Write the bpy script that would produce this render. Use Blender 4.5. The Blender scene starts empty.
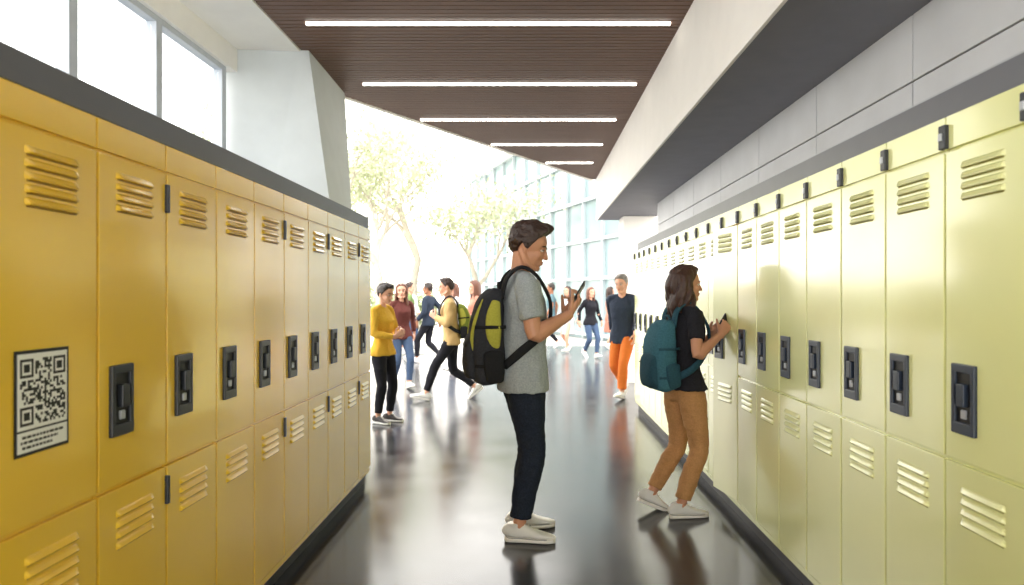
import bpy, bmesh, math, random
from mathutils import Vector, Matrix, noise
random.seed(11)
V = Vector
PI = math.pi
def rad(a): return a*PI/180.0
def lin(c):
    c = c/255.0
    return c/12.92 if c <= 0.04045 else ((c+0.055)/1.055)**2.4
def mat(name, rgb, rough=0.6, metal=0.0, var=0.06, vscale=6.0, bump=0.0, bscale=40.0, coat=0.0, emit=0.0, spec=0.5, stretch=None):
    m = bpy.data.materials.new(name); m.use_nodes = True
    nt = m.node_tree; N = nt.nodes; L = nt.links
    b = N['Principled BSDF']
    col = (lin(rgb[0]), lin(rgb[1]), lin(rgb[2]), 1)
    b.inputs['Roughness'].default_value = rough
    b.inputs['Metallic'].default_value = metal
    b.inputs['Coat Weight'].default_value = coat
    b.inputs['Coat Roughness'].default_value = 0.12
    b.inputs['Specular IOR Level'].default_value = spec
    tc = N.new('ShaderNodeTexCoord'); mp = N.new('ShaderNodeMapping')
    L.new(tc.outputs['Object'], mp.inputs['Vector'])
    if stretch: mp.inputs['Scale'].default_value = stretch
    nz = N.new('ShaderNodeTexNoise'); nz.inputs['Scale'].default_value = vscale; nz.inputs['Detail'].default_value = 5
    L.new(mp.outputs['Vector'], nz.inputs['Vector'])
    cr = N.new('ShaderNodeValToRGB')
    cr.color_ramp.elements[0].position = 0.3; cr.color_ramp.elements[1].position = 0.7
    cr.color_ramp.elements[0].color = tuple(max(0, x*(1-var)) for x in col[:3])+(1,)
    cr.color_ramp.elements[1].color = tuple(min(1, x*(1+var)) for x in col[:3])+(1,)
    L.new(nz.outputs['Fac'], cr.inputs['Fac']); L.new(cr.outputs['Color'], b.inputs['Base Color'])
    if bump > 0:
        n2 = N.new('ShaderNodeTexNoise'); n2.inputs['Scale'].default_value = bscale; n2.inputs['Detail'].default_value = 3
        L.new(mp.outputs['Vector'], n2.inputs['Vector'])
        bp = N.new('ShaderNodeBump'); bp.inputs['Strength'].default_value = bump; bp.inputs['Distance'].default_value = 0.01
        L.new(n2.outputs['Fac'], bp.inputs['Height']); L.new(bp.outputs['Normal'], b.inputs['Normal'])
    if emit > 0:
        b.inputs['Emission Color'].default_value = col
        b.inputs['Emission Strength'].default_value = emit
    return m
def merge(parts):
    vs, fs = [], []
    for p in parts:
        o = len(vs); vs += [V(v) for v in p[0]]; fs += [tuple(i+o for i in f) for f in p[1]]
    return vs, fs
def xf(part, M):
    return [M @ V(v) for v in part[0]], part[1]
def build(name, parts, M=None, smooth=True, angle=None):
    me = bpy.data.meshes.new(name); vs = []; fs = []; mi = []; sm = []; mats = []
    for p in parts:
        if p[2] not in mats: mats.append(p[2])
        k = mats.index(p[2]); o = len(vs)
        vs += [tuple(M @ V(v)) if M else tuple(v) for v in p[0]]
        s = p[3] if len(p) > 3 else smooth
        for f in p[1]:
            fs.append(tuple(i+o for i in f)); mi.append(k); sm.append(s)
    me.from_pydata(vs, [], fs)
    for m in mats: me.materials.append(m)
    me.polygons.foreach_set('material_index', mi)
    me.polygons.foreach_set('use_smooth', sm)
    bm = bmesh.new(); bm.from_mesh(me); bmesh.ops.recalc_face_normals(bm, faces=bm.faces); bm.to_mesh(me); bm.free()
    me.update()
    ob = bpy.data.objects.new(name, me); bpy.context.scene.collection.objects.link(ob)
    return ob
def box(x0, x1, y0, y1, z0, z1, bev=0.0, seg=2):
    bm = bmesh.new(); bmesh.ops.create_cube(bm, size=1)
    for v in bm.verts:
        v.co = V(((x0+x1)/2+v.co.x*(x1-x0), (y0+y1)/2+v.co.y*(y1-y0), (z0+z1)/2+v.co.z*(z1-z0)))
    if bev > 0: bmesh.ops.bevel(bm, geom=bm.edges[:], offset=bev, segments=seg, affect='EDGES', profile=0.6)
    bm.verts.index_update()
    r = ([v.co.copy() for v in bm.verts], [tuple(v.index for v in f.verts) for f in bm.faces]); bm.free()
    return r
def poly8(b, t):
    return ([V(p) for p in b]+[V(p) for p in t], [(3,2,1,0),(4,5,6,7),(0,1,5,4),(1,2,6,5),(2,3,7,6),(3,0,4,7)])
def catmull(C, m):
    if m <= 1: return [tuple(c) for c in C]
    out = []
    n = len(C)
    for i in range(n-1):
        p0 = C[max(i-1, 0)]; p1 = C[i]; p2 = C[i+1]; p3 = C[min(i+2, n-1)]
        for k in range(m):
            t = k/m
            out.append(tuple(0.5*((2*b)+(-a+c)*t+(2*a-5*b+4*c-d)*t*t+(-a+3*b-3*c+d)*t**3) for a, b, c, d in zip(p0, p1, p2, p3)))
    out.append(tuple(C[-1])); return out
def rings_to_mesh(rings, e0, e1):
    n = len(rings[0]); vs = []; fs = []
    for r in rings: vs += r
    for i in range(len(rings)-1):
        for k in range(n):
            a = i*n+k; b = i*n+(k+1) % n
            fs.append((a, b, b+n, a+n))
    vs.append(e0); c0 = len(vs)-1; vs.append(e1); c1 = len(vs)-1
    o = (len(rings)-1)*n
    for k in range(n):
        fs.append((c0, (k+1) % n, k)); fs.append((c1, o+k, o+(k+1) % n))
    return vs, fs
def tube(C, n=12, sub=3, side=(0, 1, 0), rnd=True, ex=2.0):
    C = [tuple(c) if len(c) == 5 else tuple(c)+(c[3],) for c in C]
    P = catmull(C, sub)
    pts = [V(p[:3]) for p in P]; R = [(max(p[3], .0005), max(p[4], .0005)) for p in P]
    T = []
    for i in range(len(pts)):
        t = pts[min(i+1, len(pts)-1)]-pts[max(i-1, 0)]
        T.append(t.normalized() if t.length > 1e-9 else V((0, 0, 1)))
    U = V(side); U = U-T[0]*U.dot(T[0])
    if U.length < 1e-3: U = T[0].orthogonal()
    U.normalize()
    rings = []
    def ring(c, U, W, a, b):
        o = []
        for k in range(n):
            th = 2*PI*k/n; cc = math.cos(th); ss = math.sin(th)
            if ex != 2.0:
                cc = math.copysign(abs(cc)**(2/ex), cc); ss = math.copysign(abs(ss)**(2/ex), ss)
            o.append(c+U*a*cc+W*b*ss)
        return o
    fr = []
    for i in range(len(pts)):
        U = U-T[i]*U.dot(T[i]); U.normalize(); fr.append((U.copy(), T[i].cross(U)))
    e0 = pts[0]; e1 = pts[-1]
    if rnd:
        r = min(R[0])
        e0 = pts[0]-T[0]*r
        for a in (70, 40):
            rings.append(ring(pts[0]-T[0]*r*math.sin(rad(a)), fr[0][0], fr[0][1], R[0][0]*math.cos(rad(a)), R[0][1]*math.cos(rad(a))))
    for i in range(len(pts)): rings.append(ring(pts[i], fr[i][0], fr[i][1], R[i][0], R[i][1]))
    if rnd:
        r = min(R[-1]); e1 = pts[-1]+T[-1]*r
        for a in (40, 70):
            rings.append(ring(pts[-1]+T[-1]*r*math.sin(rad(a)), fr[-1][0], fr[-1][1], R[-1][0]*math.cos(rad(a)), R[-1][1]*math.cos(rad(a))))
    return rings_to_mesh(rings, e0, e1)
def ell(c, r, n=16, M=None):
    c = V(c); m = n//2; rings = []
    for i in range(1, m):
        ph = PI*i/m; z = -math.cos(ph); q = math.sin(ph)
        rings.append([V((r[0]*q*math.cos(2*PI*k/n), r[1]*q*math.sin(2*PI*k/n), r[2]*z)) for k in range(n)])
    vs, fs = rings_to_mesh(rings, V((0, 0, -r[2])), V((0, 0, r[2])))
    if M: vs = [M @ v for v in vs]
    return [v+c for v in vs], fs
def vloft(S, n=24, sub=3, ex=2.4, rnd=False):
    P = catmull([tuple(s) for s in S], sub); rings = []
    for z, xc, rx, ry in P:
        o = []
        for k in range(n):
            th = 2*PI*k/n; cc = math.cos(th); ss = math.sin(th)
            cc = math.copysign(abs(cc)**(2/ex), cc); ss = math.copysign(abs(ss)**(2/ex), ss)
            o.append(V((xc+rx*cc, ry*ss, z)))
        rings.append(o)
    return rings_to_mesh(rings, V((P[0][1], 0, P[0][0])), V((P[-1][1], 0, P[-1][0])))
def ribbon(pts, nrm, w, t, sub=4):
    C = catmull([tuple(p) for p in pts], sub); rings = []
    P = [V(c) for c in C]
    for i, p in enumerate(P):
        T = (P[min(i+1, len(P)-1)]-P[max(i-1, 0)]).normalized(); nn = nrm(p); nn = (nn-T*nn.dot(T)).normalized(); U = T.cross(nn)
        rings.append([p+U*a*w/2+nn*b*t/2 for a, b in ((-1, -.6), (-.85, 1), (.85, 1), (1, -.6), (.8, -1), (-.8, -1))])
    return rings_to_mesh(rings, P[0], P[-1])
def remesh(parts, vox, it=2):
    vs, fs = merge(parts)
    me = bpy.data.meshes.new('tmp'); me.from_pydata([tuple(v) for v in vs], [], fs); me.update()
    ob = bpy.data.objects.new('tmp', me); bpy.context.scene.collection.objects.link(ob)
    m = ob.modifiers.new('r', 'REMESH'); m.mode = 'VOXEL'; m.voxel_size = vox; m.adaptivity = 0
    if it:
        s = ob.modifiers.new('s', 'SMOOTH'); s.factor = 0.5; s.iterations = it
    dg = bpy.context.evaluated_depsgraph_get(); ev = ob.evaluated_get(dg); mm = ev.to_mesh()
    r = ([v.co.copy() for v in mm.vertices], [tuple(p.vertices) for p in mm.polygons])
    ev.to_mesh_clear(); bpy.data.objects.remove(ob); bpy.data.meshes.remove(me)
    return r
def wrinkle(part, amp, fr, st=(1, 1, 1)):
    out = []
    for v in part[0]:
        p = V((v.x*st[0], v.y*st[1], v.z*st[2]))*fr
        out.append(v+noise.noise_vector(p)*amp+noise.noise_vector(p*2.3)*amp*.4)
    return out, part[1]
def smooth01(t):
    t = max(0, min(1, t)); return t*t*(3-2*t)
def frame(X, Z):
    X = V(X).normalized(); Z = V(Z); Z = (Z-X*Z.dot(X)).normalized(); Y = Z.cross(X)
    return Matrix(((X.x, Y.x, Z.x, 0), (X.y, Y.y, Z.y, 0), (X.z, Y.z, Z.z, 0), (0, 0, 0, 1)))
def T(x, y, z): return Matrix.Translation((x, y, z))
def Rx(a): return Matrix.Rotation(rad(a), 4, 'X')
def Ry(a): return Matrix.Rotation(rad(a), 4, 'Y')
def Rz(a): return Matrix.Rotation(rad(a), 4, 'Z')
def ik(a, tgt, l1, l2, pole):
    a = V(a); tgt = V(tgt); d = tgt-a; L = d.length; mx = (l1+l2)*.999
    if L > mx: d = d*(mx/L); L = mx; tgt = a+d
    dn = d/L; x = (l1*l1-l2*l2+L*L)/(2*L); h = math.sqrt(max(0, l1*l1-x*x))
    p = V(pole); p = p-dn*p.dot(dn); p.normalize()
    return a+dn*x+p*h, tgt
# ------------------------------------------------------------------ people
WHITE_EYE = mat('eye_white', (222, 216, 210), .25, var=.01)
IRIS = mat('iris_brown', (45, 28, 18), .2, var=.02)
LIPS = mat('lips', (168, 100, 86), .45, var=.05)
SOLE = mat('shoe_sole_rubber', (232, 230, 224), .6, var=.04)
def head_skin(f):
    P = [ell((-.012, 0, .028), (.097, .077, .088), 24),
         ell((.018, 0, -.03), (.068, .060, .080), 20),
         ell((.066, 0, -.096), (.020, .022, .017), 12),
         ell((.076, 0, .017), (.013, .046, .009), 12),
         tube([(.080, 0, .012, .008), (.093, 0, -.012, .0085), (.102, 0, -.031, .010)], 10, 2),
         ell((.096, .011, -.036), (.010, .007, .007), 8), ell((.096, -.011, -.036), (.010, .007, .007), 8),
         ell((.066, 0, -.062), (.022, .029, .026), 14),
         ell((.082, 0, -.057), (.008, .020, .005), 10), ell((.081, 0, -.069), (.008, .018, .006), 10)]
    for s in (1, -1):
        P.append(tube([(-.025, s*.052, -.035, .022), (.0, s*.053, -.070, .020), (.035, s*.036, -.092, .018), (.062, s*.012, -.100, .014)], 10, 3))
        P.append(ell((.052, s*.036, -.028), (.026, .023, .026), 12))
        P.append(ell((-.016, s*.077, -.004), (.017, .009, .030), 12, Rx(-s*8) @ Ry(-12)))
        P.append(ell((-.012, s*.073, -.026), (.010, .008, .012), 8))
    return P
def head_extras(hair_m):
    E = []
    for s in (1, -1):
        e = ell((.0690, s*.031, .0), (.0115, .0135, .0072), 12); E.append((*e, WHITE_EYE))
        e = ell((.0778, s*.031, .0), (.0035, .0056, .0056), 10); E.append((*e, IRIS))
        e = tube([(.071, s*.046, .002, .0018), (.0805, s*.033, .0068, .0024), (.077, s*.018, .002, .0018)], 6, 3); E.append((*e, hair_m))
        e = tube([(.068, s*.053, .019, .002, .003), (.082, s*.037, .026, .003, .004), (.088, s*.014, .021, .003, .004)], 8, 3); E.append((*e, hair_m))
    e = tube([(.079, .020, -.0625, .002), (.0895, .006, -.058, .0036), (.0895, -.006, -.058, .0036), (.079, -.020, -.0625, .002)], 8, 3); E.append((*e, LIPS))
    e = tube([(.079, .018, -.0645, .002), (.0880, .005, -.068, .0042), (.0880, -.005, -.068, .0042), (.079, -.018, -.0645, .002)], 8, 3); E.append((*e, LIPS))
    return E
def hair_shell(th_top, th_side, quiff=0.0, seed=0, nape=-.06):
    tbl = [(0, .082), (35, .078), (58, .055), (72, .02), (84, -.018), (92, -.012), (104, .012), (122, -.035), (180, nape)]
    def hl(a):
        for i in range(len(tbl)-1):
            if a <= tbl[i+1][0]:
                t = (a-tbl[i][0])/(tbl[i+1][0]-tbl[i][0]); return tbl[i][1]*(1-t)+tbl[i+1][1]*t
        return tbl[-1][1]
    n = 120; m = 84; C = V((-.012, 0, .028)); R = (.097, .077, .088); rings = []
    def pt(d):
        p = V((R[0]*d.x, R[1]*d.y, R[2]*d.z))+C
        a = math.degrees(math.atan2(abs(d.y), d.x)) if (abs(d.x)+abs(d.y)) > 1e-6 else 90
        mk = smooth01((p.z-hl(a)+.006)/.014)
        up = smooth01((d.z-.1)/.7)
        t = th_side+(th_top-th_side)*up
        q = quiff*math.exp(-((d.x-.62)**2/.12+(d.z-.72)**2/.10+d.y**2/.5))
        st = noise.noise(V((p.x*40+seed, p.y*130, p.z*60)))*.0055+noise.noise(V((p.x*18, p.y*60+seed, p.z*22)))*.007*(1+up)+noise.noise(V((p.x*80, p.y*260+seed, p.z*110)))*.0035
        return p+d*((t+q+st)*mk-.010*(1-mk))
    for i in range(1, m):
        ph = PI*i/m
        rings.append([pt(V((math.sin(ph)*math.cos(2*PI*k/n), math.sin(ph)*math.sin(2*PI*k/n), -math.cos(ph)))) for k in range(n)])
    return rings_to_mesh(rings, pt(V((0, 0, -1))), pt(V((0, 0, 1))))
def long_hair(L, vox, a0=78, curl=.008, N=26, seed=0, lift=0.0):
    P = []; rr = random.Random(seed)
    for j in range(N):
        a = rad(a0+(360-2*a0)*j/(N-1)); ca = math.cos(a); sa = math.sin(a); ph = rr.random()*6; l = L*(1+rr.uniform(-.12, .08))
        w = lambda k: curl*math.sin(ph+k*1.7)
        P.append(tube([(-.012+ca*.05, sa*.04, .108, .016), (-.012+ca*.090, sa*.074, .055, .020),
                       (-.012+ca*.101+w(1), sa*.083+w(2), -.015, .019), (-.012+ca*.098+w(2), sa*.086+w(3), -.085, .018),
                       (-.016+ca*.090+w(3)-lift, sa*.090+w(4), -.085-(l-.085)*.55, .016), (-.02+ca*.078+w(4)-lift, sa*.084+w(5), -l, .006)], 8, 3))
    return remesh(P, vox, 1)
def hand_parts(sg, curls, thumb=(0.62, .70, -.30), tb=25, tuck=0):
    P = [tube([(-.02, 0, 0, .026, .020), (.01, 0, 0, .030, .019), (.045, 0, -.001, .038, .016), (.080, 0, 0, .041, .0135), (.094, 0, 0, .038, .011)], 14, 2, ex=2.5),
         ell((.035, sg*.022, -.010), (.032, .017, .014), 10)]
    for k, (y, l, r) in enumerate(((.029, .074, .0083), (.0095, .083, .0085), (-.0100, .077, .0082), (-.0285, .062, .0074))):
        c = curls[k] if isinstance(curls, (list, tuple)) and isinstance(curls[0], (list, tuple)) else curls
        p = V((.084-(.006 if k in (0, 3) else 0), sg*y, 0)); an = 0; pts = [(p.x-.015, p.y, p.z, r)]
        pts.append((p.x, p.y, p.z, r))
        for q, f in ((0, .45), (1, .31), (2, .24)):
            an += rad(c[q]); p = p+V((math.cos(an), sg*.06*(1.5-k)*.6, -math.sin(an)))*l*f
            pts.append((p.x, p.y, p.z, r*(1-.09*(q+1))))
        P.append(tube(pts, 8, 2))
    d = V((thumb[0], sg*thumb[1], thumb[2])).normalized(); p = V((.018, sg*.024, -.006)); pts = [(p.x, p.y, p.z, .0125)]
    ax = V((0, 0, -sg))
    for l, r in ((.042, .0115), (.032, .0098), (.026, .0080)):
        p = p+d*l; pts.append((p.x, p.y, p.z, r)); d = (Matrix.Rotation(rad(tb), 3, ax) @ d); d = (d+V((0, 0, -.12))).normalized()
    P.append(tube(pts, 8, 2))
    return P
def shoe(sg, mu, ms, ml):
    S = [(-.078, .020), (-.068, .031), (-.03, .037), (.03, .037), (.09, .045), (.14, .047), (.18, .037), (.203, .018)]
    sole = tube([(x, sg*(-.006 if x > .05 else 0), -.071, w, .0145) for x, w in S], 16, 3, ex=3.2, rnd=False)
    up = tube([(-.072, 0, -.030, .022, .028), (-.055, 0, -.022, .031, .038), (-.02, 0, -.018, .035, .043), (.03, 0, -.024, .036, .038), (.075, -.002*sg, -.036, .041, .027), (.125, -.004*sg, -.046, .044, .019), (.17, -.006*sg, -.052, .036, .013), (.192, -.006*sg, -.055, .022, .010)], 16, 3, ex=2.4)
    col = tube([(-.012, 0, -.04, .034, .046), (-.014, 0, .0, .036, .048), (-.016, 0, .022, .037, .049)], 16, 2, rnd=False)
    u = remesh([up, col], .005, 2)
    out = [(*sole, ms), (*u, mu)]
    for i in range(5):
        x = .032+i*.018; z = .020-i*.0115
        out.append((*tube([(x, -.024, z-.014, .003), (x+.003, 0, z+.001, .0036), (x, .024, z-.014, .003)], 6, 3), ml))
    toe = tube([(.150, -.040, -.060, .004), (.192, -.022, -.056, .004), (.203, 0, -.055, .004), (.192, .022, -.056, .004), (.150, .040, -.060, .004)], 6, 3)
    out.append((*toe, ms))
    strp = tube([(-.076, -.0, -.056, .0022), (-.05, -.037, -.056, .0022), (.02, -.040, -.056, .0022), (.10, -.050, -.056, .0022), (.16, -.048, -.056, .0022)], 6, 3)
    out.append((*strp, SEAM)); out.append(([V((v.x, -v.y, v.z)) for v in strp[0]], strp[1], SEAM))
    return out
SEAM = mat('shoe_seam_grey', (150, 150, 152), .7)
def person(name, H, loc, yaw, feet, hands, top, bottom, hair, skin, ph=.915, poff=(0, 0), lean=0, side=0, twist=0, hyaw=0, hpitch=0, hroll=0,
           fem=False, sleeve=.62, hem=-.075, vox=.012, vs=.006, shoes=None, hair_fn=None, skirt=None, fat=1.0, cuff=.051, inner=None, neck=0):
    s = H/1.785
    Mw = T(loc[0], loc[1], 0) @ Rz(yaw) @ Matrix.Scale(s, 4)
    pel = V((poff[0], poff[1], ph))
    def bm(z):
        t = smooth01((z+.06)/.34)
        return T(*pel) @ T(0, 0, .03) @ Rz(twist*t) @ Ry(lean*t) @ Rx(side*t) @ T(0, 0, -.03)
    def bend(part): return [bm(v.z) @ v for v in part[0]], part[1]
    Mt = bm(1.0)
    if fem:
        S = [(hem, 0, .132*fat, .202), (.0, 0, .124*fat, .192), (.10, 0, .098, .146), (.18, 0, .090, .130), (.30, .008, .108, .145), (.38, .014, .122, .155), (.45, .004, .098, .155), (.51, -.006, .070, .125), (.555, -.01, .050, .066)]
    else:
        S = [(hem, 0, .126*fat, .205), (.02, 0, .120*fat, .190), (.12, .004, .110*fat, .165), (.24, .004, .112*fat, .168), (.36, .008, .122, .182), (.44, .002, .112, .186), (.505, -.008, .080, .150), (.56, -.012, .054, .070)]
    tor = bend(vloft(S, 28, 3, 2.3))
    shw = .165 if fem else .188
    shz = .515 if fem else .525
    P = [tor]; skinp = []
    handM = {}
    for k, sg in (('L', 1), ('R', -1)):
        sh = Mt @ V((-.005, sg*shw, shz-.012))
        tz = bend(tube([(-.015, sg*.035, .555, .040), (-.012, sg*.10, .540, .046), (-.006, sg*shw, shz-.014, .058)], 12, 3))
        P.append(tz)
        wr, pole, hd, dz, curls = hands[k][:5]
        eb, wr = ik(sh, wr, .285, .255, pole)
        r0 = .056 if fem else .068
        if sleeve <= 1.0:
            e = sh+(eb-sh)*sleeve
            m_ = sh+(eb-sh)*sleeve*.5
            P.append(tube([(*sh, r0), (*m_, r0+.002), (*e, r0*1.0)], 16, 3, rnd=False))
        else:
            e = eb+(wr-eb)*.93; m1 = sh+(eb-sh)*.5; m2 = eb+(wr-eb)*.45
            P.append(tube([(*sh, r0), (*m1, r0*.97), (*eb, r0*.86), (*m2, r0*.82), (*e, r0*.66)], 16, 3, rnd=False))
        k1 = .96 if fem else 1.13
        m1 = sh+(eb-sh)*.5; m2 = eb+(wr-eb)*.3; m3 = eb+(wr-eb)*.7
        skinp.append(tube([(*sh, .040*k1), (*m1, .044*k1), (*eb, .037*k1), (*m2, .041*k1), (*m3, .031*k1), (*wr, .0255*k1)], 14, 3))
        Mh = T(*wr) @ frame(hd, dz) @ Matrix.Scale(1.03, 4) @ T(.012, 0, 0)
        handM[k] = Mh
        kw = hands[k][5] if len(hands[k]) > 5 else {}
        skinp += [xf(h, Mh) for h in hand_parts(-sg, curls, **kw)]
    Mhd = Mt @ T(neck, 0, .62) @ Rz(hyaw) @ Ry(hpitch) @ Rx(hroll) @ T(.022, 0, .112) @ Matrix.Scale(1.08, 4)
    nb = Mt @ V((-.012, 0, .50)); n1 = Mt @ V((-.004+neck*.5, 0, .585)); n2 = Mhd @ V((-.024, 0, -.045))
    nr = .047 if fem else .057
    skinp.append(tube([(*nb, nr*1.25), (*n1, nr), (*n2, nr*1.02)], 16, 3))
    skinp += [xf(h, Mhd) for h in head_skin(fem)]
    parts = []
    legs = []
    hips = vloft([(-.10, 0, .085*fat, .150), (-.06, 0, .106*fat, .164), (.0, -.004, .108*fat, .166), (.07, 0, .098, .145), (.12, 0, .085, .12)], 24, 3, 2.3)
    legs.append(([pel+v for v in hips[0]], hips[1]))
    for k, sg in (('L', 1), ('R', -1)):
        fx = feet[k]; hipj = pel+V((0, sg*.088, -.01))
        kn, an = ik(hipj, fx[0], .425, .405, V((1, sg*.12+math.sin(rad(fx[2]))*.4, 0)))
        c = an+(kn-an)*.12; tm = hipj+(kn-hipj)*.45; cm = kn+(an-kn)*.32
        tk = (1.04 if fem else 1.0)*fat
        legt = [(*hipj, .084, .090*tk), (*(hipj+(kn-hipj)*.22), .088, .094*tk), (*tm, .080*tk), (*kn, .064*fat), (*cm, .064*fat), (*(kn+(an-kn)*.7), cuff+.002), (*c, cuff)]
        if skirt: skinp.append(tube([(*hipj, .08), (*tm, .068), (*kn, .050), (*cm, .052), (*(kn+(an-kn)*.75), .034), (*an, .030)], 14, 3))
        else: legs.append(tube(legt, 18, 3, rnd=False))
        if not skirt: skinp.append(tube([(*(an+(kn-an)*.2), .038), (*an, .036)], 10, 2))
        Mf = T(*an) @ Rz(fx[2]) @ Ry(fx[1])
        for q in shoe(sg, shoes or SHOE_W, SOLE, SOLE): parts.append((*xf(q, Mf), q[2]))
    if skirt:
        d = vloft([(-skirt, 0, .17, .21), (-.2, 0, .145, .205), (0, 0, .118, .19), (.1, 0, .1, .15)], 28, 3, 2.0)
        P.append(([pel+v for v in d[0]], d[1]))
    else:
        pants = wrinkle(wrinkle(remesh(legs, vox, 2), .006, 7, (1, 1, 1.6)), .004, 20, (1, 1, 2.2)); parts.append((*pants, bottom))
    shirt = wrinkle(wrinkle(remesh(P, vox, 2), .008, 7, (1, 1, .8)), .006, 17, (1.4, 1.4, .9)); parts.append((*shirt, top))
    if inner:
        pn = bend(tube([(.090, 0, .485, .035, .012), (.116, 0, .40, .034, .012), (.120, 0, .30, .03, .012), (.106*fat, 0, .16, .035, .012), (.114*fat, 0, .0, .05, .012), (.120*fat, 0, hem+.02, .055, .012)], 12, 3))
        parts.append((*pn, inner))
    cl = bend(tube([(.045*math.cos(a)*1.1-.008, .060*math.sin(a), .555-.018*math.cos(a), .008) for a in [2*PI*i/14 for i in range(15)]], 8, 1))
    parts.append((*cl, top))
    sk = remesh(skinp, vs, 1); parts.append((*sk, skin))
    for e in head_extras(hair): parts.append((*xf(e, Mhd), e[2]))
    for h in hair_fn: parts.append((*xf(h, Mhd), hair))
    build(name, parts, Mw)
    return Mw, Mt, handM, Mhd
def backpack(name, M, body, panel, trim, kind=0, sc=1.0, strapf=1.0):
    parts = []
    zf = sc; K = Matrix.Translation((-.115, 0, .44)) @ Matrix.Diagonal((sc, sc, zf, 1)) @ Matrix.Translation((.115, 0, -.44))
    S = [(-.055, -.185, .070, .120), (-.03, -.200, .090, .146), (.06, -.210, .100, .156), (.22, -.210, .100, .156), (.36, -.198, .088, .148), (.44, -.180, .066, .125), (.485, -.160, .034, .085)]
    b = wrinkle(vloft(S, 40, 4, 3.0), .010, 9); parts.append((*b, body))
    f = wrinkle(vloft([(-.03, -.275, .030, .085), (-.01, -.290, .045, .108), (.10, -.298, .048, .115), (.19, -.290, .044, .110), (.235, -.275, .026, .085)], 32, 3, 3.0), .006, 10); parts.append((*f, panel if kind == 1 else body))
    for s in (1, -1):
        if kind == 0:
            p = wrinkle(tube([(-.175, s*.140, .16, .030, .014), (-.185, s*.150, .24, .044, .020), (-.185, s*.147, .33, .042, .018), (-.17, s*.130, .41, .026, .012)], 16, 3, side=(1, 0, 0), ex=2.6), .003, 9); parts.append((*p, panel))
            p = wrinkle(tube([(-.175, s*.142, -.03, .05, .02), (-.18, s*.155, .04, .058, .024), (-.185, s*.152, .12, .058, .022)], 16, 3, side=(1, 0, 0), ex=3), .003, 9); parts.append((*p, trim))
            q = tube([(-.275, s*.118, .10, .008, .010), (-.300, s*.110, .20, .008, .012), (-.278, s*.112, .32, .008, .012), (-.235, s*.100, .42, .008, .010)], 12, 3, side=(0, 1, 0)); parts.append((*q, panel))
        else:
            p = wrinkle(tube([(-.16, s*.142, -.02, .05, .018), (-.175, s*.155, .05, .058, .022), (-.185, s*.155, .14, .060, .020)], 16, 3, side=(1, 0, 0), ex=3), .003, 9); parts.append((*p, panel))
        for z in (.05, .27):
            r_ = ribbon([(-.115, s*.150, z), (-.20, s*.172, z), (-.285, s*.128, z)], lambda p: V((p.x+.2, p.y, 0)), .02, .006, 3); parts.append((*r_, trim))
    zp = tube([(-.235, -.145, .10, .004), (-.245, -.140, .30, .004), (-.21, -.105, .435, .004), (-.195, 0, .485, .004), (-.21, .105, .435, .004), (-.245, .140, .30, .004), (-.235, .145, .10, .004)], 6, 5); parts.append((*zp, trim))
    zp = tube([(-.335, -.095, .16, .0035), (-.325, 0, .205, .0035), (-.335, .095, .16, .0035)], 6, 5); parts.append((*zp, trim))
    hd = tube([(-.13, -.035, .46, .008), (-.135, -.028, .515, .009), (-.135, .028, .515, .009), (-.13, .035, .46, .008)], 8, 4); parts.append((*hd, trim))
    parts = [([K @ V(v) for v in p[0]], p[1], p[2]) for p in parts]
    kx, ky = (.92, .86) if kind == 1 else (1, 1)
    for s in (1, -1):
        nr = lambda p: (p-V((-.01, p.y*.55, min(p.z, .40))))
        e = K @ V((-.12, s*.13, .05))
        st = ribbon([(-.13, s*.075, .43), (-.10, s*.088*ky, .545), (-.02, s*.100*ky, .605), (.065*kx, s*.110*ky, .555), (.130, s*.118*ky, .44), (.138, s*.130*ky, .36), (.118*kx, s*.162*ky, .28), (.050*kx, s*.186*ky, .21), (-.04, s*.186*ky, .14), tuple(e)], nr, .050*strapf, .014, 4); parts.append((*st, trim))
    build(name, parts, M)
# ------------------------------------------------------------------ room materials
def locker_paint(name, rgb):
    return mat(name, rgb, .24, var=.03, vscale=2.5, bump=.08, bscale=6, coat=.8)
L_YEL = locker_paint('locker_paint_yellow', (243, 198, 56))
L_GRN = locker_paint('locker_paint_lime', (230, 233, 166))
L_INS = mat('locker_inside_yellow', (205, 160, 50), .5, var=.05)
BLACK = mat('black_plastic', (36, 40, 46), .4, var=.08)
DBLUE = mat('handle_plastic', (44, 54, 70), .35, var=.08)
BLACKR = mat('handle_recess', (14, 15, 18), .5, var=.08)
PLINTH = mat('plinth_dark', (40, 40, 42), .5)
DARKBAND = mat('dark_metal_trim', (92, 94, 102), .45, var=.05)
ALU = mat('aluminium_trim', (176, 180, 186), .4, metal=.3, var=.04)
WALLM = mat('wall_paint', (240, 237, 232), .75, var=.02, bump=.03)
WALLG = mat('wall_panel_grey', (196, 198, 202), .6, var=.05, vscale=3, bump=.05)
SOFF = mat('soffit_grey', (124, 124, 132), .7, var=.05)
WOOD = mat('ceiling_slat_wood', (104, 76, 61), .55, var=.14, vscale=9, stretch=(.4, 6, 1))
WOODB = mat('ceiling_backing', (66, 49, 41), .8)
LAMP = mat('lamp_diffuser', (255, 250, 240), .5, emit=9.0)
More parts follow.
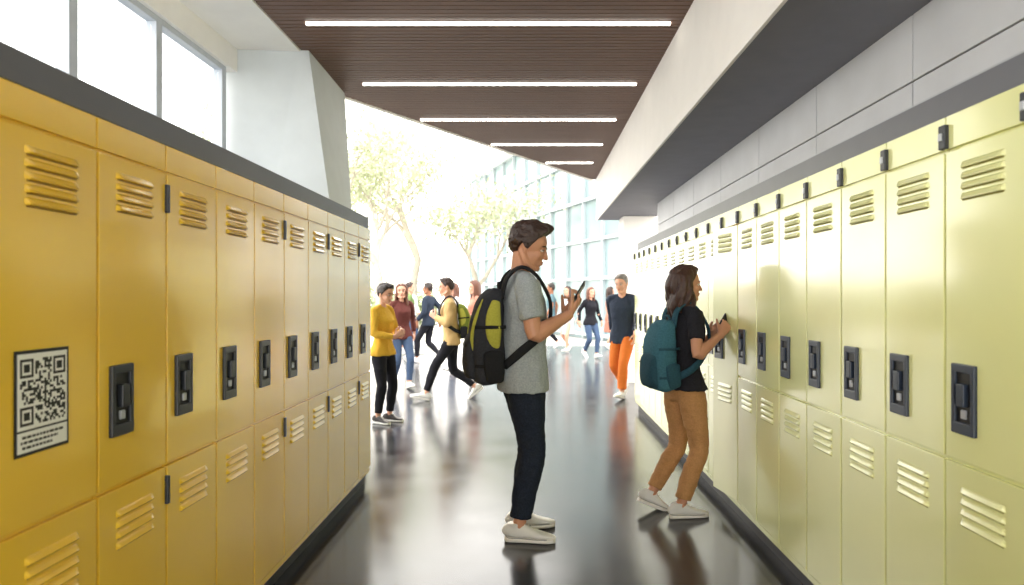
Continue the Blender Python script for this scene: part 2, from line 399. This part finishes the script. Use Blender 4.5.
# ------------------------------------------------------------------ lockers
def louvre(xc, w, z, h=.020, d=.011):
    x0, x1 = xc-w/2, xc+w/2; r = []
    for i, (x, k) in enumerate(((x0, .0), (x0+.008, .8), (x0+.02, 1), (x1-.02, 1), (x1-.008, .8), (x1, .0))):
        r.append([V((x, .001, z+h/2)), V((x, -d*.45*k, z+h*.2)), V((x, -d*k, z-h*.30)), V((x, -d*.75*k, z-h*.5)), V((x, .001, z-h*.5))])
    return rings_to_mesh(r, V((x0, .001, z)), V((x1, .001, z)))
def locker(name, w, H, zs, zd, paint, hmat, nl=4, handle=True, tab='side', opened=0, M=None):
    P = []; D = .45
    if not opened:
        P.append((*box(.001, w-.001, .014, D, .10, H), paint, False))
    else:
        for b in (box(.001, .016, .014, D, .10, H), box(w-.016, w-.001, .014, D, .10, H), box(.016, w-.016, D-.012, D, .10, H), box(.016, w-.016, .014, D, zd, H), box(.016, w-.016, .014, D, .10, .13), box(.016, w-.016, .03, D, 1.42, 1.435)):
            P.append((*b, L_INS, False))
    P.append((*box(.0, w, .045, D, .0, .10), PLINTH, False))
    P.append((*box(.0, w, .008, .05, .085, .115, .002), paint, False))
    P.append((*box(.003, w-.003, .002, .02, zd+.004, H-.003, .002), paint, False))
    def door(z0, z1, hz, vents):
        q = [(*box(.0045, w-.0045, .0, .016, z0, z1, .0025), paint, False)]
        for vz in vents:
            for i in range(nl): q.append((*louvre(w*.5, w*.54, vz-i*.030), paint, False))
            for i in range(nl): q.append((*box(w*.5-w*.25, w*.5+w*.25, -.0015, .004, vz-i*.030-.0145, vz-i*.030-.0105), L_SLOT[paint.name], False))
        if hz:
            xc = .100; a = .052; b = .100
            for bx in (box(xc-a, xc-a+.016, -.012, .002, hz-b, hz+b, .004), box(xc+a-.016, xc+a, -.012, .002, hz-b, hz+b, .004),
                       box(xc-a+.008, xc+a-.008, -.012, .002, hz+b-.024, hz+b, .004), box(xc-a+.008, xc+a-.008, -.012, .002, hz-b, hz-b+.034, .004)):
                q.append((*bx, hmat, False))
            q.append((*box(xc-a+.006, xc+a-.006, -.003, .001, hz-b+.01, hz+b-.01), BLACKR, False))
            q.append((*box(xc-.016, xc+.018, -.020, -.002, hz-.02, hz+.045, .004), hmat, False))
            q.append((*box(xc-.010, xc+.012, -.010, -.001, hz-.055, hz-.030, .003), ALU, False))
        return q
    hz = 1.06
    if opened:
        q = door(.125, zd-.006, hz, (zd-.055, zs-.075))
        R = T(w-.004, 0, 0) @ Rz(opened) @ T(-(w-.004), 0, 0)
        for p in q: P.append((*xf(p, R), p[2], False))
    else:
        P += door(zs+.006, zd-.006, hz if handle else None, (zd-.055,))
        P += door(.125, zs-.006, None, (zs-.075,))
    if tab == 'side':
        for z in (1.665, .735): P.append((*box(w-.010, w+.006, -.010, .006, z-.045, z+.045, .003), BLACK, False))
    elif tab == 'top':
        z = (zd+H)/2-.012
        P.append((*box(-.016, .016, -.012, .006, z-.036, z+.036, .004), BLACK, False))
        P.append((*box(-.008, .008, -.018, -.010, z-.012, z+.012, .003), ALU, False))
    return build(name, P, M)
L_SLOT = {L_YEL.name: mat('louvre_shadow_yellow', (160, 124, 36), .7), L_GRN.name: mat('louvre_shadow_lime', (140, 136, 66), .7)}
XL, XR = -1.17, 1.23
PL, PR = .355, .35
for k in range(-9, 9):
    y0 = 1.887+PL*k
    locker('locker', PL-.0015, 1.84, .815, 1.75, L_YEL, BLACK, 5 if k == -1 else 4, handle=(k != -1), tab='side' if k in (0, 3, 5, 7) else None, M=T(XL, y0, 0) @ Rz(90))
for k in range(-10, 18):
    y0 = 2.085+PR*k
    locker('locker', PR-.0015, 1.89, .875, 1.785, L_GRN, DBLUE, 4, tab='top', opened=(10 if k == 6 else 0), M=T(XR, y0+PR, 0) @ Rz(-90))
# ------------------------------------------------------------------ room shell
fm = bpy.data.materials.new('polished_concrete'); fm.use_nodes = True
nt = fm.node_tree; N = nt.nodes; Lk = nt.links; b = N['Principled BSDF']
tc = N.new('ShaderNodeTexCoord'); nz = N.new('ShaderNodeTexNoise'); nz.inputs['Scale'].default_value = 1.3; nz.inputs['Detail'].default_value = 8; nz.inputs['Roughness'].default_value = .62
Lk.new(tc.outputs['Object'], nz.inputs['Vector'])
cr = N.new('ShaderNodeValToRGB'); cr.color_ramp.elements[0].position = .3; cr.color_ramp.elements[1].position = .72
cr.color_ramp.elements[0].color = (.026, .027, .032, 1); cr.color_ramp.elements[1].color = (.060, .061, .067, 1)
Lk.new(nz.outputs['Fac'], cr.inputs['Fac']); Lk.new(cr.outputs['Color'], b.inputs['Base Color'])
n2 = N.new('ShaderNodeTexNoise'); n2.inputs['Scale'].default_value = 3.0; n2.inputs['Detail'].default_value = 6; Lk.new(tc.outputs['Object'], n2.inputs['Vector'])
mr = N.new('ShaderNodeMapRange'); mr.inputs['To Min'].default_value = .11; mr.inputs['To Max'].default_value = .26; Lk.new(n2.outputs['Fac'], mr.inputs['Value']); Lk.new(mr.outputs['Result'], b.inputs['Roughness'])
build('floor', [(*box(-14, 9, -3.2, 19, -.1, 0), fm, False)])
PAVE = mat('plaza_paving', (190, 188, 182), .5, var=.06, vscale=1)
build('plaza_ground', [(*box(-60, 60, 19, 90, -.12, -.005), PAVE, False), (*box(-60, -14, -3.2, 19, -.12, -.005), PAVE, False)])
P = [(*box(-2.45, -2.3, -3.2, 5.52, 0, 1.84), WALLM, False), (*box(-2.45, -2.3, -3.2, 5.52, 3.10, 3.6), WALLM, False)]
build('wall_left', P)
build('trim_1', [(*box(-2.3, -1.19, -3.2, 5.10, 1.845, 1.925, .004), DARKBAND, False), (*box(-2.3, -1.23, -3.2, 5.10, 1.926, 1.945, .003), ALU, False)])
GL = bpy.data.materials.new('window_glass'); GL.use_nodes = True
nt = GL.node_tree; nt.nodes.clear(); o = nt.nodes.new('ShaderNodeOutputMaterial'); mx = nt.nodes.new('ShaderNodeMixShader'); tr = nt.nodes.new('ShaderNodeBsdfTransparent'); gs = nt.nodes.new('ShaderNodeBsdfGlossy')
gs.inputs['Roughness'].default_value = .03; tr.inputs['Color'].default_value = (.96, .98, 1, 1); mx.inputs['Fac'].default_value = .06
nt.links.new(tr.outputs[0], mx.inputs[1]); nt.links.new(gs.outputs[0], mx.inputs[2]); nt.links.new(mx.outputs[0], o.inputs[0])
MULL = mat('window_frame', (190, 196, 204), .4, var=.03)
ys = [-2.4, -1.55, -.7, .12, .95, 1.8, 2.72, 3.56, 4.38, 5.30]
for i in range(len(ys)-1):
    a, c = ys[i], ys[i+1]
    P = [(*box(-2.40, -2.33, a-.035, a+.035, 1.84, 3.10, .004), MULL, False), (*box(-2.40, -2.33, a+.036, c-.036, 1.945, 1.985, .003), MULL, False),
         (*box(-2.40, -2.33, a+.036, c-.036, 3.06, 3.10, .003), MULL, False), (*box(-2.37, -2.36, a+.036, c-.036, 1.98, 3.06), GL, False)]
    if i == len(ys)-2: P.append((*box(-2.40, -2.33, c-.035, c+.035, 1.84, 3.10, .004), MULL, False))
    build('window_%d' % (i+1), P)
PIL = mat('pillar_plaster', (206, 212, 214), .7, var=.03)
p = poly8([(-2.45, 5.45, 0), (-1.30, 5.50, 0), (-1.95, 6.76, 0), (-2.45, 6.76, 0)], [(-2.45, 5.45, 3.5), (-1.79, 5.52, 3.5), (-1.82, 6.76, 3.5), (-2.45, 6.76, 3.5)])
build('wall_end_pillar', [(*p, PIL, False)])
build('wall_right', [(*box(1.72, 1.95, -3.2, 9.5, 0, 2.62), WALLM, False)])
P = []
y = -3.2
while y < 9.4:
    e = min(y+1.05, 9.5)
    P.append((*box(1.685, 1.722, y+.004, e-.004, 1.90, 2.30, .004), WALLG, False)); P.append((*box(1.685, 1.722, y+.004, e-.004, 2.308, 2.60, .004), WALLG, False)); y += 1.05
build('wall_panel_cladding', P)
build('trim_2', [(*box(1.27, 1.684, -3.2, 8.40, 1.893, 1.985, .004), DARKBAND, False), (*box(1.29, 1.684, -3.2, 8.40, 1.986, 2.0, .003), ALU, False)])
build('ceiling_bulkhead', [(*box(1.07, 1.95, -3.2, 11.5, 2.60, 2.64), SOFF, False), (*box(1.06, 1.95, -3.2, 11.52, 2.64, 3.6), WALLM, False), (*box(1.055, 1.075, -3.2, 11.52, 2.595, 2.66, .003), WALLM, False)])
build('support_column', [(*box(1.42, 1.92, 10.9, 11.4, 0, 2.6, .01), WALLM, False)])
build('low_wall_back', [(*box(1.95, 9, 11.1, 11.3, 0, 3.4), WALLM, False)])
def xleft(y): return -1.82 if y < 6.76 else -1.82+(y-6.76)/(11.7-6.76)*2.84
P = []
y = -3.2
while y < 11.6:
    a = xleft(y); P.append((*box(a, 1.06, y, y+.052, 3.29, 3.325), WOOD, False)); y += .064
c = [(-1.82, -3.2), (1.06, -3.2), (1.06, 11.7), (-1.82, 6.76)]
P.append((*poly8([(x, y, 3.335) for x, y in c], [(x, y, 3.6) for x, y in c]), WOODB, False))
P.append((*box(-2.45, -1.825, -3.2, 6.76, 3.28, 3.6), WALLM, False))
d = V((2.84, 4.94, 0)).normalized(); nn = V((-d.y, d.x, 0))
a = V((-1.83, 6.76, 0)); bb = V((1.06, 11.75, 0))
P.append((*poly8([a+V((0, 0, 3.28)), bb+V((0, 0, 3.28)), bb+nn*.05+V((0, 0, 3.28)), a+nn*.05+V((0, 0, 3.28))], [a+V((0, 0, 3.62)), bb+V((0, 0, 3.62)), bb+nn*.05+V((0, 0, 3.62)), a+nn*.05+V((0, 0, 3.62))]), WALLM, False))
build('ceiling', P)
for (y, x0, x1) in ((.7, -1.6, .98), (2.1, -1.6, .98), (3.53, -1.6, .98), (4.96, -1.60, .98), (6.38, -1.54, .95), (7.67, -1.22, .92), (8.93, -.52, .90), (10.15, .20, .88)):
    build('linear_ceiling_light', [(*box(x0, x1, y-.016, y+.016, 3.276, 3.292, .003), LAMP, False)])
PW = mat('poster_paper', (240, 240, 236), .5, var=.01); PB = mat('poster_ink', (16, 16, 18), .5, var=.02)
P = []
P.append((*box(1.578, 1.762, -.0, .002, .985, 1.228), PB, False))
P.append((*box(1.586, 1.754, -.0012, .0, 1.045, 1.220), PW, False)); P.append((*box(1.586, 1.754, -.0012, .0, .993, 1.040), PW, False))
n = 25; c0 = 1.593; cs = .154/n; z0 = 1.054
rq = random.Random(5)
def finder(i, j, a, b_):
    i -= a; j -= b_
    if 0 <= i < 7 and 0 <= j < 7: return 1 if (i in (0, 6) or j in (0, 6) or (2 <= i <= 4 and 2 <= j <= 4)) else 0
    if -1 <= i < 8 and -1 <= j < 8: return 0
    return None
for i in range(n):
    for j in range(n):
        v = None
        for q in ((0, 0), (0, n-7), (n-7, n-7)):
            r_ = finder(i, j, *q)
            if r_ is not None: v = r_
        if v is None: v = 1 if rq.random() < .5 else 0
        if v: P.append((*box(c0+i*cs, c0+(i+1)*cs, -.0018, -.001, z0+j*cs, z0+(j+1)*cs), PB, False))
for j, (a, b_) in enumerate(((1.60, 1.74), (1.595, 1.72), (1.60, 1.70))):
    x = a
    while x < b_:
        l = rq.uniform(.006, .016); P.append((*box(x, min(x+l, b_), -.0018, -.001, 1.025-j*.012, 1.031-j*.012), PB, False)); x += l+.004
build('qr_code_poster', P, T(XL+.0035, 0, 0) @ Rz(90) @ T(0, 0, 0))
# ------------------------------------------------------------------ outdoors
BARK = mat('tree_bark_haze_tint', (170, 162, 148), .9, var=.15)  # bark paled: distance haze is put into the base colour
LEAF = mat('tree_leaves_haze_tint', (186, 192, 160), .8, var=.15, vscale=.8)  # leaf colour washed out to imitate haze, no volume used
def tree(name, x, y, H, seed, nleaf=4200, spread=1.0):
    rr = random.Random(seed); P = []; tips = []
    def br(p, d, l, r, lev):
        pts = [(*p, r)]; q = V(p); dd = V(d)
        for i in range(3):
            dd = (dd+V((rr.uniform(-.22, .22), rr.uniform(-.22, .22), rr.uniform(-.05, .12)))).normalized(); q = q+dd*l/3; pts.append((*q, r*(1-.15*(i+1))))
        P.append((*tube(pts, 8, 2), BARK))
        if lev >= 2: tips.append((q.copy(), lev))
        if lev < 5:
            for i in range(3 if lev < 3 else 2):
                a = rr.uniform(0, 2*PI); t = rr.uniform(.45, .85)*spread
                nd = (dd+V((math.cos(a)*t, math.sin(a)*t, rr.uniform(-.1, .25)))).normalized()
                br(q, nd, l*rr.uniform(.62, .82), r*.55, lev+1)
    br(V((0, 0, 0)), V((.05, 0, 1)), H*.30, H*.026, 0)
    vs = []; fs = []
    for i in range(nleaf):
        q, lv = rr.choice(tips); c = q+V((rr.gauss(0, .38), rr.gauss(0, .38), rr.gauss(0, .3))); s = rr.uniform(.05, .11)
        u = V((rr.gauss(0, 1), rr.gauss(0, 1), rr.gauss(0, 1))).normalized(); w = u.orthogonal().normalized(); o = len(vs)
        vs += [c-u*s, c+w*s*.5, c+u*s, c-w*s*.5]; fs.append((o, o+1, o+2, o+3))
    P.append((vs, fs, LEAF, False))
    build(name, P, T(x, y, 0))
tree('plaza_tree', -4.5, 21, 7.8, 3)
tree('plaza_tree', -4.9, 29, 9.6, 8)
tree('plaza_tree', -9.6, 26, 9.5, 5)
tree('plaza_tree', -1.9, 23, 5.6, 14, 3000)
FRM = mat('facade_frame_haze_tint', (180, 190, 194), .4, var=.03)  # frame lightened, haze painted into its colour
FGL = mat('facade_glass_haze_tint', (138, 158, 162), .18, var=.15, vscale=.5, spec=.6)  # glass tone also pale to stand in for outdoor haze
P = []
A = V((-3.2, 36, 0)); B = V((3.6, 17, 0)); Lf = (B-A).length; nb = 14
P.append((*box(0, Lf, .05, .3, 0, 7.2), FGL, False))
for i in range(nb+1): P.append((*box(i*Lf/nb-.04, i*Lf/nb+.04, -.05, .06, 0, 7.2), FRM, False))
for z in (.15, 1.9, 3.1, 4.4, 5.8, 7.2): P.append((*box(0, Lf, -.06, .06, z-.05, z+.05), FRM, False))
P.append((*box(-.3, Lf+.3, -.5, .6, 7.2, 7.5), WALLM, False))
build('glass_facade_building', P, T(*A) @ Rz(math.degrees(math.atan2(B.y-A.y, B.x-A.x))))
HG = mat('hedge_leaves_haze_tint', (180, 188, 150), .9, var=.2, vscale=4)  # pale green with the far haze mixed into the colour
vs = []; fs = []; rr = random.Random(2)
for i in range(9000):
    c = V((rr.uniform(-22, -4.5), 33+rr.gauss(0, .4), abs(rr.gauss(.8, .5)))); s = rr.uniform(.08, .16); u = V((rr.gauss(0, 1), rr.gauss(0, 1), rr.gauss(0, 1))).normalized(); w = u.orthogonal().normalized(); o = len(vs)
    vs += [c-u*s, c+w*s*.6, c+u*s, c-w*s*.6]; fs.append((o, o+1, o+2, o+3))
build('hedge', [(vs, fs, HG, False)])
# ------------------------------------------------------------------ people
def cloth(name, rgb, var=.10, bump=.25, vs=110, bs=180): return mat(name, rgb, .88, var=var, vscale=vs, bump=bump, bscale=bs, spec=.2)
SHOE_W = mat('shoe_white_canvas', (222, 222, 220), .7, var=.05)
SHOE_D = mat('shoe_dark', (50, 46, 44), .6)
SK1 = mat('skin_tan', (198, 144, 114), .5, var=.04); SK2 = mat('skin_light', (210, 158, 132), .5, var=.04); SK3 = mat('skin_brown', (150, 100, 72), .5, var=.05)
H_BR = mat('hair_dark_brown', (50, 30, 22), .42, var=.35, vscale=60, stretch=(1, 3, 1), bump=.4, bscale=120); H_BK = mat('hair_black', (40, 27, 22), .4, var=.35, vscale=60, bump=.4, bscale=120)
H_CH = mat('hair_chestnut', (62, 36, 26), .38, var=.4, vscale=70, stretch=(3, 3, .6), bump=.4, bscale=120)
H_AU = mat('hair_auburn', (96, 56, 38), .5, var=.3, vscale=50); H_GR = mat('hair_grey', (130, 126, 122), .6, var=.2, vscale=50)
relax = (18, 28, 18)
T_GRY = cloth('tshirt_heather_grey', (158, 166, 170), .14); JEAN = cloth('jeans_dark_navy', (34, 41, 54), .25)
mH = {'R': (V((.235, -.150, 1.255)), V((-.10, -.30, -1)), V((.62, .10, .78)), V((.62, -.35, -.62)), (36, 42, 30), dict(thumb=(.85, .40, -.42), tb=8)),
      'L': (V((.245, .020, 1.225)), V((-.05, .35, -1)), V((.45, -.30, .80)), V((.80, .50, -.25)), (40, 45, 30), dict(thumb=(.8, .45, -.4), tb=8))}
Mw, Mt, HM, Mhd = person('young_man', 1.775, (-.055, 3.96), 10,
    {'R': (V((-.035, -.095, .086)), 0, -18), 'L': (V((.01, .115, .086)), 0, 4)}, mH, T_GRY, JEAN, H_BR, SK1, ph=.917, lean=0, hpitch=17, hyaw=-14, neck=-.012,
    vox=.008, vs=.0036, sleeve=.70, hair_fn=[hair_shell(.027, .011, .026, 3, nape=-.05)], hem=-.085, fat=1.16, cuff=.060)
PKB = cloth('backpack_black_nylon', (50, 52, 58), .15, .2); PKL = cloth('backpack_olive_lime_panel', (172, 170, 72), .1, .2); PKT = cloth('backpack_webbing', (34, 35, 38), .1, .2)
backpack('backpack', Mw @ Mt, PKB, PKL, PKT, 0, sc=.97)
PH = mat('phone_body', (22, 22, 26), .3); PS = mat('phone_screen', (40, 60, 90), .1)
def phone(M, name='smartphone'):
    P = [(*box(-.076, .076, -.037, .037, -.0045, .0045, .004), PH, False), (*box(-.070, .070, -.034, .034, -.0050, -.0043), PS, False), (*box(.045, .066, .012, .030, .0040, .0065, .001), PH, False)]
    build(name, P, M)
phone(Mw @ HM['R'] @ T(.110, .004, -.026) @ Ry(6))
T_BLK = cloth('tshirt_black', (38, 38, 44), .2); TAN = cloth('trousers_tan', (184, 138, 92), .12)
wH = {'R': (V((.17, -.235, 1.275)), V((-.35, -.45, -1)), V((.65, .25, .62)), V((.1, -.9, .3)), (30, 35, 25), dict(thumb=(.8, .5, -.35), tb=10)),
      'L': (V((.22, -.03, 1.245)), V((-.05, .5, -1)), V((.4, -.55, .75)), V((.55, .80, .1)), (30, 38, 25), dict(thumb=(.8, .5, -.35), tb=10))}
Mw2, Mt2, HM2, _ = person('young_woman', 1.565, (.930, 4.38), 20,
    {'R': (V((-.07, -.11, .086)), 0, -12), 'L': (V((-.17, .12, .120)), 23, -6)}, wH, T_BLK, TAN, H_CH, SK1, ph=.895, poff=(.03, 0), lean=-1, hpitch=2, hyaw=-12, fem=True,
    vox=.008, vs=.0036, sleeve=.60, hem=-.01, hair_fn=[hair_shell(.018, .014, .004, 9), long_hair(.205, .005, 78, .016, 30, 4)], cuff=.056, fat=1.04)
PKTl = cloth('backpack_teal', (60, 104, 120), .18, .2); PKT2 = cloth('backpack_teal_dark', (44, 78, 92), .15, .2)
backpack('backpack', Mw2 @ Mt2, PKTl, PKT2, PKT2, 1, sc=.90)
phone(Mw2 @ HM2['R'] @ T(.105, .004, -.028) @ Ry(6))
def hang(sw=0.0, sg=1, up=0):
    return (V((sw, sg*.27, .90+abs(sw)*.15)), V((-1, sg*.4, -.2)), V((sw*.8, 0, -1)), V((.1, sg*1, 0)), relax)
def arms(sw): return {'L': hang(sw, 1), 'R': hang(-sw, -1)}
def hold(x=.25, z=1.12, y=.07):
    return {'L': (V((x, y, z)), V((-.2, .5, -1)), V((.6, -.4, .5)), V((.3, .8, -.3)), (35, 40, 30)), 'R': (V((x, -y, z)), V((-.2, -.5, -1)), V((.6, .4, .5)), V((.3, -.8, -.3)), (35, 40, 30))}
STAND = {'R': (V((.0, -.10, .086)), 0, -8), 'L': (V((.03, .10, .086)), 0, 8)}
def stride(a, b=None):
    b = a if b is None else b
    return {'L': (V((a, .075, .10)), -12, 2), 'R': (V((-b, -.075, .165)), 38, -2)}
short = lambda sd=0: [hair_shell(.016, .007, .010, sd)]
longh = lambda L, sd=0: [hair_shell(.014, .010, .0, sd), long_hair(L, .009, 76, .008, 20, sd)]
M_YEL = cloth('sweater_mustard', (214, 168, 60)); M_BLKP = cloth('trousers_black', (30, 30, 36)); M_RED = cloth('jacket_maroon', (92, 50, 46)); M_DEN = cloth('jeans_blue', (70, 88, 116))
M_OLV = cloth('shirt_khaki', (190, 160, 110)); M_NVY = cloth('jacket_navy', (44, 52, 66)); M_ORG = cloth('trousers_orange', (206, 112, 50)); M_GRY = cloth('coat_light_grey', (178, 182, 184)); M_WHT = cloth('shirt_white', (222, 222, 220)); M_GRN = cloth('shirt_green', (110, 130, 80)); M_TL = cloth('top_teal', (90, 116, 124)); M_PNK = cloth('top_salmon', (176, 122, 104))
person('student_in_mustard_sweater', 1.50, (-1.60, 7.50), -25, STAND, hold(.24, 1.10), M_YEL, M_BLKP, H_BK, SK2, sleeve=2, hair_fn=[hair_shell(.020, .013, .006, 1)], shoes=SHOE_D, hem=-.06, hpitch=14, fem=True)
person('woman_in_maroon_jacket', 1.56, (-1.92, 10.3), -60, stride(.16), arms(-.12), M_RED, M_DEN, H_AU, SK2, ph=.90, sleeve=2, fem=True, hair_fn=longh(.32, 2), shoes=SHOE_W, hyaw=-20)
Mb, Mbt, _, _ = person('walking_man', 1.66, (-1.05, 9.15), 188, stride(.36, .34), hold(.22, 1.15), M_OLV, M_BLKP, H_BR, SK2, ph=.85, lean=5, sleeve=2, hair_fn=short(4), hem=-.08)
backpack('backpack', Mb @ Mbt, cloth('backpack_olive', (112, 124, 52)), PKL, PKT, 0, sc=.9)
person('man_in_orange_trousers', 1.68, (1.22, 9.35), -122, stride(.22, .20), arms(.20), M_NVY, M_ORG, H_GR, SK2, ph=.885, sleeve=2, hair_fn=short(5), fat=1.10, cuff=.064, hem=-.12, hpitch=8, lean=3)
person('woman_in_black_top', 1.56, (1.28, 15.3), -60, stride(.15), arms(.1), M_BLKP, M_DEN, H_AU, SK2, ph=.90, fem=True, sleeve=2, hair_fn=longh(.30, 6), vox=.014, vs=.009)
person('woman_in_grey_coat', 1.60, (.86, 16.8), -130, stride(.15), arms(-.1), M_GRY, M_GRY, H_BR, SK2, ph=.905, fem=True, sleeve=2, skirt=.42, hair_fn=longh(.22, 7), vox=.014, vs=.009)
person('man_in_dark_jacket', 1.66, (-2.10, 14.2), 165, stride(.24), arms(.15), M_NVY, M_BLKP, H_BK, SK3, ph=.88, sleeve=2, hair_fn=short(8), vox=.014, vs=.009)
person('woman_in_white_shirt', 1.60, (-1.45, 13.0), -150, STAND, hold(), M_WHT, M_DEN, H_AU, SK2, fem=True, sleeve=2, hair_fn=longh(.28, 9), vox=.014, vs=.009)
person('woman_in_salmon_top', 1.62, (-.98, 12.0), 200, STAND, hold(.2, 1.1), M_PNK, M_BLKP, H_AU, SK2, fem=True, sleeve=2, hair_fn=longh(.25, 10), vox=.014, vs=.009)
person('man_in_green_shirt', 1.70, (-2.9, 16.5), 20, stride(.2), arms(.15), M_GRN, M_DEN, H_BR, SK2, ph=.895, hair_fn=short(11), vox=.014, vs=.009)
person('man_in_teal_shirt', 1.70, (.50, 18.2), 178, stride(.18), arms(.12), M_TL, M_BLKP, H_BK, SK3, ph=.895, hair_fn=short(12), vox=.016, vs=.010)
person('woman_in_salmon_dress', 1.60, (1.98, 17.8), 10, stride(.12), arms(.1), M_PNK, M_PNK, H_BR, SK2, ph=.905, skirt=.42, fem=True, hair_fn=longh(.2, 13), vox=.016, vs=.010)
person('man_in_white_shirt', 1.68, (-3.4, 19.5), -40, stride(.15), arms(.1), M_WHT, M_NVY, H_BR, SK2, ph=.90, sleeve=2, hair_fn=short(14), vox=.016, vs=.010)
# ------------------------------------------------------------------ light, world, camera
w = bpy.data.worlds.new('World'); bpy.context.scene.world = w; w.use_nodes = True
nt = w.node_tree; bg = nt.nodes['Background']
tc = nt.nodes.new('ShaderNodeTexCoord'); sp = nt.nodes.new('ShaderNodeSeparateXYZ'); cr = nt.nodes.new('ShaderNodeValToRGB')
nt.links.new(tc.outputs['Generated'], sp.inputs[0]); nt.links.new(sp.outputs['Z'], cr.inputs['Fac']); nt.links.new(cr.outputs['Color'], bg.inputs['Color'])
cr.color_ramp.elements[0].position = 0; cr.color_ramp.elements[0].color = (1, .955, .87, 1); cr.color_ramp.elements[1].position = .7; cr.color_ramp.elements[1].color = (.98, .97, .96, 1)
bg.inputs['Strength'].default_value = 5.6
sd = bpy.data.lights.new('sun', 'SUN'); sd.energy = 6.0; sd.angle = rad(4); sd.color = (1, .91, .78)
so = bpy.data.objects.new('sun', sd); bpy.context.scene.collection.objects.link(so); so.rotation_euler = (rad(-48), rad(-22), 0)
cd = bpy.data.cameras.new('camera'); cd.lens = 700/1024*36; cd.sensor_width = 36; cd.shift_x = -20/1024; cd.shift_y = 3.5/1024; cd.clip_start = .05; cd.clip_end = 300
cd.dof.use_dof = True; cd.dof.focus_distance = 3.7; cd.dof.aperture_fstop = 3.0
co = bpy.data.objects.new('camera', cd); bpy.context.scene.collection.objects.link(co); co.location = (0, 0, 1.354); co.rotation_euler = (rad(90), 0, 0)
bpy.context.scene.camera = co
bpy.context.scene.view_settings.view_transform = 'Standard'
